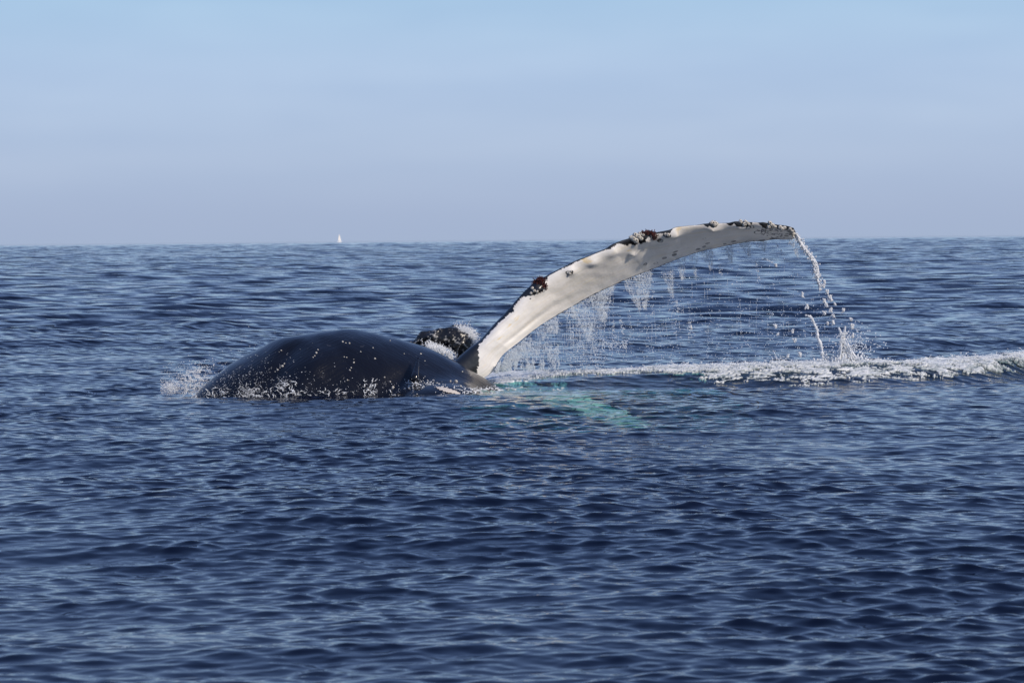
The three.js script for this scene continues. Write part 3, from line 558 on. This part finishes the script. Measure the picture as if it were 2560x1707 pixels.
foamSheet('surf_foam', 'white broken foam along the wave ridge below the flipper tip', 1175, 2730, 900, (px) => interpS(surfPx, surfD, px), -2.2, 1.5, 230, foamCover, 0.026);
const rootCover = (x, z) => {
  const px = x / -z * F + CX, py = 598 + 2 * F / -z, w = 1 - smooth(Math.hypot((px - 1262) / 125, (py - 944) / 38), 0.35, 1.1);
  return smooth(w * 1.25 - 0.36 - (0.5 * noise2(x * 3, z * 1.8) + 0.35 * noise2(x * 8, z * 5) + 0.2 * noise2(x * 18, z * 12)), -0.1, 0.35);
};
foamSheet('flipper_root_foam_sheet', 'milky foam sheet spreading from the root of the raised flipper', 1135, 1420, 230, () => 44.5, -2.5, 4.5, 150, rootCover, 0.02);
// bursts standing up along the crest of the surf
{
  const f = new Swarm(foamGeo, foamMat);
  for (let c = 0; c < 420; c++) {
    const px = c < 140 ? range(1240, 1700) : range(1680, 2620), D = interpS(surfPx, surfD, px) + range(-0.3, 0.9), b = onSea(px, D); if (foamCover(b.x, b.z) < 0.3) continue;
    const h = Math.abs(gauss()) * 0.05 * rand() + 0.015, lean = gauss() * 0.08, w = range(0.015, 0.05);
    for (let i = 0; i < 34; i++) { const s = Math.pow(rand(), 1.6), r = range(0.0018, 0.005); f.add(V(b.x + gauss() * w * (1 - s) + lean * s * s, b.y + 0.02 + h * s, b.z + gauss() * 0.03), r * 1.4, r, r); }
  }
  for (let i = 0; i < 26000; i++) { const px = range(1180, 2720), t = range(-1.4, 1.1), D = interpS(surfPx, surfD, px) - t, x = (px - CX) / F * D; if (rand() > 0.6 * foamCover(x, -D)) continue; const r = range(0.0015, 0.004); f.add(V(x, seaY(x, -D) + range(0.01, 0.06) * rand(), -D), r * 1.5, r, r); }
  f.build('surf_spray', 'fine white spray spitting up along the crest of the foam ridge', 'spray');
  console.log('surf spray', f.m.length);
}
// foam round the low chest
{
  const f = new Swarm(foamGeo, foamMat);
  // a rim of bubbles along the chest fold
  for (const [ax, ay, bx, by, n] of [[1015, 957, 1060, 960, 260], [1060, 955, 1120, 968, 240], [1090, 985, 1150, 990, 70], [1160, 982, 1260, 972, 1500], [1010, 968, 1050, 962, 120], [1130, 965, 1180, 985, 160], [1030, 1001, 1140, 998, 90]]) for (let i = 0; i < n; i++) {
    const s = rand(), px = lerp(ax, bx, s) + gauss() * 4, py = lerp(ay, by, s) + gauss() * 5, q = hitBody(px, py); if (!q) { if (py > 965) { const D = 2 * F / (py - 598); const p = onSea(px, D); f.add(p, 0.007, 0.004, 0.006); } continue; }
    if (noise2(px * 0.09, py * 0.16) < 0.05) continue;
    const r = range(0.002, 0.005); f.add(q.p.addScaledVector(q.n, r * 0.3), r * 1.4, r, r);
  }
  f.build('chest_fold_foam', 'white bubbles along the fold of the low dark chest', 'foam');
}
// lace of water breaking along the waterline of the back, with flung drops
const waterline = [...Array(60).keys()].map((k) => { const px = 440 + k * 11; for (let py = 950; py < 1025; py++) { const q = hitBody(px, py); if (q && q.p.y < seaY(q.p.x, q.p.z + 0.05) + 0.005) return py; } return 990; });
const low = (px) => interp(waterline.map((_, k) => 440 + k * 11), waterline, px) - interp([440, 560, 900, 1100], [988, 992, 1000, 1001], px);
{
  const f = new Swarm(foamGeo, foamMat), d = new Swarm(dropGeo, foamMat);
  for (const [cx, cy, rx, ry, n] of [[525, 978, 22, 6, 160], [552, 982, 14, 12, 150], [615, 980, 28, 10, 500], [632, 984, 14, 10, 200], [705, 975, 22, 12, 420], [716, 962, 20, 8, 250], [735, 985, 18, 8, 200], [795, 990, 26, 4, 160], [850, 992, 26, 3, 120], [925, 983, 12, 14, 330], [912, 992, 14, 6, 120], [985, 998, 30, 3, 80], [660, 992, 80, 4, 260], [470, 985, 30, 6, 200]]) for (let i = 0; i < n; i++) {
    if (i % 17) continue;
    let px = cx + gauss() * rx * 0.6, py = cy + gauss() * ry * 0.6 + low(px), a = range(-0.7, 0.7) + (rand() < 0.3 ? 1.5 : 0); const fat = range(0.6, 1.25);
    for (let k = 0; k < 10; k++) {
      px += Math.cos(a) * 1.7; py += Math.sin(a) * 1.5; a += gauss() * 0.55;
      const q = hitBody(px, py), p = q ? q.p.addScaledVector(q.n, 0.012) : P(px, py, 41.4), r = range(0.0028, 0.0055) * fat * (1 - Math.abs(k - 5) / 8); f.add(p, r * 1.6, r, r);
    }
  }
  f.build('waterline_lace', 'lacy white water clinging along the waterline of the black back', 'foam');
  for (let i = 0; i < 1000; i++) {
    const k = rand(), px = k < 0.7 ? 600 + gauss() * 75 : range(480, 1010), high = interp([480, 560, 700, 850, 1010], [955, 905, 900, 945, 975], px), py = 994 + low(px) - Math.abs(gauss()) * (992 - high) * 0.62, r = Math.exp(range(Math.log(0.0012), Math.log(0.0048))) * (rand() < 0.04 ? 1.5 : 1);
    const q = hitBody(px, py); d.drop(q ? q.p.add(V(0, 0, range(0.03, 0.35))) : P(px, py, range(41, 41.8)), r, range(0.9, 1.2));
  }
  d.build('flung_drops', 'scattered white drops flung up in front of the black back', 'water drops');
}
// spray at the left end of the back
{
  const d = new Swarm(dropGeo, foamMat);
  for (let i = 0; i < 5200; i++) {
    const k = rand(); let px, py;
    if (k < 0.6) { px = 476 + gauss() * 22; py = 952 + gauss() * 16 - (px - 476) * 0.45; } else if (k < 0.75) { px = 425 + gauss() * 9; py = 970 + gauss() * 7; } else { px = range(400, 520); py = 986 - Math.abs(gauss()) * 22; }
    if (k < 0.6 && noise2(px * 0.06, py * 0.1) < -0.15) continue;
    if (py > 990) continue;
    d.drop(P(px, py, range(41.9, 42.6)), range(0.0016, 0.0045) * (k < 0.75 ? 1.15 : 1), range(0.9, 1.4));
  }
  for (let i = 0; i < 260; i++) d.drop(P(range(395, 620), 0, 42).setY(range(0.15, 0.42)).add(V(0, 0, -range(0, 1))), range(0.002, 0.005));
  d.build('tail_side_spray', 'pale misty spray beside the low left end of the black back', 'spray');
}
// splash thrown over the far flipper
{
  const d = new Swarm(foamGeo, foamMat), th = new Swarm(threadGeo, foamMat);
  for (let i = 0; i < 5200; i++) {
    const k = rand(), s = rand(); let px, py;
    if (k < 0.55) { const a = lerp(-1.9, 0.35, s); px = 1152 + Math.cos(a) * 32 + gauss() * 8; py = 862 + Math.sin(a) * 34 + gauss() * 8; if (px < 1140 && py > 838) continue; } else { px = lerp(1064, 1135, s) + gauss() * 6; py = lerp(866, 892, s) + gauss() * 8; if (noise2(px * 0.07, py * 0.07) < -0.35) continue; }
    const r = range(0.0022, 0.0065); d.add(P(px, py, k < 0.55 ? range(43.3, 43.8) : range(42.9, 43.2)), r, r * 1.2, r);
  }
  for (let i = 0; i < 260; i++) { const a = range(-2.0, 0.3), b = V(1152 + Math.cos(a) * 32, 862 + Math.sin(a) * 33, 0), l = range(3, 20) * rand(), o = V(Math.cos(a) * 0.7 + 0.25 + gauss() * 0.4, Math.sin(a) - 0.35 + gauss() * 0.3, 0).multiplyScalar(l), j = gauss() * 5; th.thread(P(b.x + j, b.y, 43.4), P(b.x + o.x + j + gauss() * 2, b.y + o.y, 43.4), range(0.0015, 0.003)); }
  for (let i = 0; i < 130; i++) { const px = range(1072, 1112), b = lerp(868, 884, (px - 1072) / 40), l = range(6, 20); th.thread(P(px, b, 43.1), P(px + gauss() * 3, b - l, 43.1), 0.003); }
  d.build('far_flipper_splash', 'white splash bursting over the dark far flipper behind the back', 'splash');
  th.build('far_flipper_jets', 'thin white jets fanning out above the far flipper', 'splash');
}
// curtains of water hanging from the trailing edge of the flipper
const trailAt = (px) => interp(trail.x, trail.y, px);
const finDist = (px) => { let lo = 0, hi = 1; for (let i = 0; i < 25; i++) { const m = (lo + hi) / 2; if (trail.at(m)[0] < px) lo = m; else hi = m; } return finD(lo) + interp([0, 0.2, 0.4, 0.6, 0.8, 1], [-0.05, 0.02, 0.42, 0.66, 0.62, 0.34], lo); };
{
  const th = new Swarm(threadGeo, dropMat), d = new Swarm(dropGeo, dropMat);
  // columns between which a curtain leaves the edge, its lowest point, number of threads
  for (const [xa, xb, ax, ay, n] of [[1400, 1440, 1440, 790, 260], [1425, 1482, 1478, 850, 900], [1470, 1537, 1510, 800, 1000], [1490, 1535, 1470, 830, 500], [1556, 1600, 1602, 772, 600], [1590, 1632, 1612, 770, 850], [1648, 1685, 1682, 738, 520], [1690, 1715, 1707, 702, 300], [1722, 1745, 1740, 690, 150], [1745, 1783, 1780, 668, 420], [1806, 1834, 1830, 655, 320], [1848, 1878, 1876, 640, 280], [1884, 1918, 1912, 626, 240], [1968, 1990, 1998, 640, 200], [1352, 1400, 1392, 830, 350]]) for (let i = 0; i < n; i++) {
    const u = rand(), s = Math.pow(rand(), 1.5), x0 = lerp(xa, xb, u), y0 = trailAt(x0) - 1, px = lerp(x0, ax, s * 0.85), py = lerp(y0, ay, s) + gauss() * 2, D = finDist(Math.min(1985, x0));
    if (Math.abs(noise2(px * 0.11, py * 0.11)) > 0.55) continue;
    const a = rand() < 0.45 ? range(-0.4, 0.4) : range(0, 3.14), l = range(3, 9);
    th.thread(P(px, py, D), P(px + Math.sin(a) * l, py + Math.cos(a) * l, D + gauss() * 0.01), range(0.0009, 0.0018));
    if (rand() < 0.12) d.drop(P(px, py, D), range(0.002, 0.005), range(1, 2));
  }
  // longer strands below the curtains
  for (const [xa, ya, xb, yb] of [[1600, 770, 1633, 880], [1632, 690, 1630, 790], [1682, 738, 1690, 840], [1480, 830, 1490, 905], [1510, 760, 1514, 830], [1532, 800, 1536, 850], [1555, 800, 1558, 835], [1735, 660, 1742, 700], [1800, 660, 1806, 690], [1940, 605, 1965, 650], [1905, 640, 1935, 660], [1722, 800, 1727, 845], [1690, 745, 1695, 780], [1420, 790, 1430, 850], [1892, 650, 1897, 705], [1975, 660, 1990, 690]]) for (let i = 0; i < 46; i++) {
    const s = rand(), px = lerp(xa, xb, s) + gauss() * 2.2 + 3 * noise2(s * 3, xa), py = lerp(ya, yb, s); if (noise2(py * 0.09, xa) < -0.3) continue;
    d.drop(P(px, py, finDist(Math.min(1985, xa))), range(0.0022, 0.006), range(1, 2.2));
  }
  // dense fall close to the root
  for (let i = 0; i < 6500; i++) {
    const px = 1238 + Math.pow(rand(), 1.25) * 160, y0 = trailAt(px) + 2, y1 = 925 - (px - 1238) * 0.02, s = Math.pow(rand(), 0.85), py = lerp(y0, y1, s), D = finDist(px) + range(-0.1, 0.15);
    if (noise2(px * 0.05, py * 0.014) + 0.8 * noise2(px * 0.3, py * 0.09) < -0.1) continue;
    if (rand() < 0.5) d.drop(P(px, py, D), range(0.0018, 0.005), range(1, 2.4)); else th.thread(P(px, py, D), P(px + gauss() * 3, py + range(3, 11), D), range(0.0010, 0.0022));
  }
  for (const [cx, w] of [[1445, 16], [1478, 18], [1500, 14], [1460, 40]]) for (let i = 0; i < 260; i++) { const py = range(790, 925), px = cx + gauss() * w * 0.6; d.drop(P(px, py, 43.8 + gauss() * 0.1), range(0.002, 0.0055), range(0.9, 1.8)); }
  // fine strands running down through the whole fall, breaking up on the way
  for (let i = 0; i < 230; i++) {
    const px = i < 150 ? range(1245, 1540) : range(1430, 1980), y0 = trailAt(px), D = finDist(px), end = 905 - y0; let py = y0 + Math.pow(rand(), 0.8) * end * 0.75, x = px; const stop = Math.min(py + range(15, 75), 900), r = range(0.0008, 0.0017);
    while (py < stop) { const l = range(2, 7), nx = x + gauss() * 0.6 + 0.15; if (rand() < 0.5) th.thread(P(x, py, D), P(nx, py + l, D), r * range(0.6, 1.3)); if (rand() < 0.18) d.drop(P(x, py, D), range(0.002, 0.0045), range(1, 2)); x = nx; py += l; }
  }
  // loose drops all over the fall
  for (let i = 0; i < 4200; i++) {
    const px = range(1420, 2170), lane = noise2(px * 0.05, 3), py = trailAt(Math.min(1985, px)) + Math.pow(rand(), 0.6) * (905 - trailAt(Math.min(1985, px)));
    if (px > 1990 && py < 640 + (px - 1990) * 1.0) continue;
    if (lane < -0.1 && rand() < 0.6) continue;
    d.drop(P(px, py, finDist(Math.min(1985, px)) + gauss() * 0.12), Math.exp(range(Math.log(0.0016), Math.log(0.006))) * (rand() < 0.03 ? 1.7 : 1), range(0.9, 1.5));
  }
  for (let i = 0; i < 150; i++) d.drop(P(range(1505, 1570), 862 + gauss() * 9, 44 + gauss() * 0.2), range(0.003, 0.008), 1.1);
  for (let i = 0; i < 330; i++) d.drop(P(2140 + gauss() * 26, 862 + gauss() * 20, 44.5 + gauss() * 0.2), range(0.004, 0.010), 1.1);
  th.build('water_curtain', 'thin lacy curtains of water hanging from the trailing edge of the flipper', 'falling water');
  d.build('falling_drops', 'countless bright drops falling from the flipper to the foam', 'water drops');
  console.log('threads', th.m.length, 'drops', d.m.length);
}
// lumpy strands of water, swept along a path with a radius that swells and thins
function strand(pts, r0, r1, lump, sides = 7, steps = 60) {
  const c = new THREE.CatmullRomCurve3(pts), off = rand() * 50, pos = [], idx = [];
  for (let i = 0; i <= steps; i++) {
    const t = i / steps, p = c.getPoint(t), tan = c.getTangent(t), a = V(0, 0, 1).cross(tan).normalize(), b = tan.clone().cross(a), r = i === 0 || i === steps ? 0.0005 : lerp(r0, r1, t) * (1 + lump * noise2(t * 14, off) + lump * 0.6 * noise2(t * 37, off));
    for (let j = 0; j <= sides; j++) { const th = j / sides * 2 * Math.PI, q = p.clone().addScaledVector(a, Math.cos(th) * r).addScaledVector(b, Math.sin(th) * r); pos.push(q.x, q.y, q.z); }
  }
  for (let i = 0; i < steps; i++) for (let j = 0; j < sides; j++) { const a = i * (sides + 1) + j, b = a + sides + 1; idx.push(a, a + 1, b, b, a + 1, b + 1); }
  const g = new THREE.BufferGeometry(); g.setAttribute('position', new THREE.Float32BufferAttribute(pos, 3)); g.setIndex(idx); g.computeVertexNormals(); return g;
}
function drops(list) { return list.map(([p, r]) => { const g = dropGeo.clone().scale(r, r * range(0.9, 1.5), r * range(0.8, 1.1)).translate(p.x, p.y, p.z); g.deleteAttribute('uv'); const h = foamGeo.index ? g : g; return h.index ? h : indexed(h); }); }
function indexed(g) { g.setIndex([...Array(g.attributes.position.count).keys()]); return g; }
function waterThing(name, geos, mat, label, category, group) { const m = new THREE.Mesh(mergeGeometries(geos), mat); m.name = name; tag(m, label, category, group ? { group } : {}); m.castShadow = m.receiveShadow = true; scene.add(m); return m; }
const jetMat = new THREE.MeshPhysicalMaterial({ name: 'white_jet', color: new THREE.Color().setRGB(0.84, 0.86, 0.88), roughness: 0.3, transmission: 0.25, thickness: 0, ior: 1.333 });
{
  const D = 43.5, path = [[1988, 584], [1996, 594], [2003, 608], [2014, 624.5], [2028, 641], [2038, 658], [2041, 678], [2045, 697], [2053, 717]];
  const geos = [];
  for (let k = 0; k < 9; k++) { const a = k * 0.7, end = k < 4 ? 9 : 6 + (k % 3); geos.push(strand(path.slice(0, end).map(([x, y], i) => P(x + Math.sin(a + i * 1.35) * (2 + Math.min(i, 4) * 1.1) * (i > 6 ? 0.45 : 1), y + Math.cos(a + i * 1.1) * 2.5, D + 0.03 * Math.cos(a + i * 1.2))), range(0.008, 0.013), range(0.006, 0.011), 0.55)); }
  const l = [];
  for (let i = 0; i < 260; i++) { const s = rand() * 7.99, j = Math.floor(s), f = s - j, x = lerp(path[j][0], path[j + 1][0], f), y = lerp(path[j][1], path[j + 1][1], f); l.push([P(x + gauss() * 5, y + gauss() * 5, D + gauss() * 0.03), range(0.004, 0.013)]); }
  geos.push(...drops(l));
  waterThing('pouring_stream', geos, jetMat, 'twisted rope of bright water pouring off the flipper tip', 'water stream');
}
{
  // lumps of water breaking away below the pouring stream: each its own
  const clumps = [[2062, 705, 9], [2060, 716, 10], [2050, 722, 9], [2070, 730, 12], [2076, 745, 14], [2061, 752, 12], [2066, 762, 9], [2078, 775, 13], [2088, 760, 8], [2062, 782, 9], [2084, 790, 8], [2109, 775, 12], [2084, 806, 12], [2070, 808, 7], [2129, 798, 8], [2132, 815, 13], [2133, 838, 10], [2007, 738, 11], [2018, 766, 10], [1940, 663, 9], [1982, 828, 9], [1940, 815, 10], [1988, 850, 8], [1930, 783, 8], [1728, 818, 7], [1945, 836, 7], [2000, 886, 11], [1970, 890, 9]];
  for (const [x, y, s] of clumps) {
    const geos = [], D = 43.9, k = 2 + Math.floor(s / 4);
    for (let i = 0; i < k; i++) { const a = range(-0.6, 0.9), L = s * range(0.35, 0.75), ox = gauss() * 0.8, oy = gauss() * 0.8; geos.push(strand([-1, 0, 1].map((q) => P(x + ox + Math.sin(a) * L * q + gauss(), y + oy + Math.cos(a) * L * q, D)), range(0.006, 0.014), range(0.006, 0.016), 0.4, 6, 14)); }
    geos.push(...drops([...Array(5)].map(() => [P(x + gauss() * 1.2, y + gauss() * 1.5, D), range(0.006, 0.012)])));
    const m = waterThing('water_clump', geos, jetMat, 'ragged lump of water falling below the flipper tip', 'water clump', 'lumps of falling water');
    const n = scene.children.filter((o) => o.name.startsWith('water_clump')).length - 1; if (n) m.name = 'water_clump_' + String(n).padStart(3, '0');
  }
  // thin leaping jet
  const jet = [[2018, 788], [2026, 791], [2031, 797], [2036, 810], [2043, 824], [2045, 843], [2053, 863], [2056, 883], [2059, 902]].map(([x, y]) => P(x, y, 44.5));
  const l = []; for (let i = 0; i < 70; i++) { const s = i / 70 * 7.9, j = Math.floor(s); l.push([jet[j].clone().lerp(jet[j + 1], s - j).add(V(gauss() * 0.008, 0, gauss() * 0.008)), range(0.006, 0.015)]); }
  for (let i = 0; i < 40; i++) l.push([P(2059 + gauss() * 6, 905 - Math.abs(gauss()) * 14, 44.5), range(0.006, 0.014)]);
  waterThing('leaping_jet', [strand(jet, 0.012, 0.026, 0.45), ...drops(l)], jetMat, 'thin wavy jet of water leaping from the foam', 'water jet');
  // crown splash
  const geos = [], neck = [2108, 842];
  for (let k = 0; k < 90; k++) {
    const s = range(-1, 1), bx = s < 0 ? 2112 + s * 22 : 2112 + s * 44, by = 908 + gauss() * 4, D = 44.5 + range(-0.12, 0.12), hi = Math.pow(rand(), 0.6), tx = lerp(bx, neck[0] + s * 4, hi), ty = lerp(by, neck[1] + Math.abs(s) * 26 * (1 - hi) + gauss() * 4, hi);
    geos.push(strand([P(bx, by, D), P(lerp(bx, tx, 0.5) + gauss() * 1.5 - s * 3, lerp(by, ty, 0.5), D), P(tx + gauss() * 1.2, ty, D)], range(0.012, 0.022), range(0.004, 0.009), 0.5, 6, 18));
  }
  geos.push(strand([P(2107, 850, 44.5), P(2104, 834, 44.5), P(2097, 818, 44.5)], 0.022, 0.012, 0.4), strand([P(2109, 850, 44.5), P(2112, 834, 44.5), P(2114, 815, 44.5)], 0.026, 0.014, 0.4), strand([P(2108, 870, 44.5), P(2108, 842, 44.5)], 0.05, 0.03, 0.3));
  const m = []; for (let i = 0; i < 300; i++) m.push([P(2118 + gauss() * 26, 908 - Math.abs(gauss()) * 10, 44.5 + gauss() * 0.1), range(0.007, 0.018)]);
  for (let i = 0; i < 120; i++) { const s = rand(); m.push([P(2110 + gauss() * lerp(22, 7, s), lerp(900, 830, s), 44.4), range(0.004, 0.010)]); }
  geos.push(...drops(m));
  waterThing('crown_splash', geos, jetMat, 'tall tapering white splash with two prongs rising from the foam', 'splash');
}

// ------------------------------------------------------------------ the sailing boat on the horizon
{
  const D = 4000, base = P(848, 601, D); base.y = 0;
  const boat = new THREE.Group(); boat.name = 'sailing_boat'; boat.position.copy(base); boat.rotation.y = 0.9; boat.scale.setScalar(0.86);
  const white = new THREE.MeshStandardMaterial({ name: 'sailcloth', color: new THREE.Color().setRGB(0.82, 0.80, 0.76), roughness: 0.8, side: THREE.DoubleSide }), hullM = new THREE.MeshStandardMaterial({ name: 'hull_paint', color: new THREE.Color().setRGB(0.75, 0.77, 0.8), roughness: 0.35 });
  const sh = new THREE.Shape(); sh.moveTo(-4.2, 0); sh.quadraticCurveTo(-2, 1.35, 0, 1.4); sh.quadraticCurveTo(3, 1.25, 5, 0); sh.quadraticCurveTo(3, -1.25, 0, -1.4); sh.quadraticCurveTo(-2, -1.35, -4.2, 0);
  const hull = new THREE.Mesh(new THREE.ExtrudeGeometry(sh, { depth: 1.3, bevelEnabled: true, bevelSize: 0.15, bevelThickness: 0.15, bevelSegments: 2 }).rotateX(-Math.PI / 2), hullM); hull.name = 'hull';
  const sail = (a, name) => { const s = new THREE.Shape(); s.moveTo(...a[0]); s.quadraticCurveTo(...a[3], ...a[1]); s.lineTo(...a[2]); s.lineTo(...a[0]); const m = new THREE.Mesh(new THREE.ExtrudeGeometry(s, { depth: 0.06, bevelEnabled: false }), white); m.name = name; m.rotation.y = 0.15; boat.add(m); };
  boat.add(hull);
  sail([[-3.4, 2.4], [0.1, 12.2], [0.1, 2.4], [-2.4, 7.5]], 'mainsail');
  sail([[0.3, 2.0], [0.4, 11.0], [4.6, 1.9], [0.2, 6]], 'jib');
  const mast = new THREE.Mesh(new THREE.CylinderGeometry(0.07, 0.1, 11.5, 8).translate(0.2, 6.9, 0), hullM); mast.name = 'mast'; boat.add(mast);
  const boom = new THREE.Mesh(new THREE.CylinderGeometry(0.06, 0.06, 3.7, 8).rotateZ(Math.PI / 2).translate(-1.6, 2.3, 0), hullM); boom.name = 'boom'; boat.add(boom);
  tag(boat, 'tiny white sailing boat far off on the horizon', 'sailing boat');
  shadows(boat); scene.add(boat);
}

renderer.render(scene, camera);
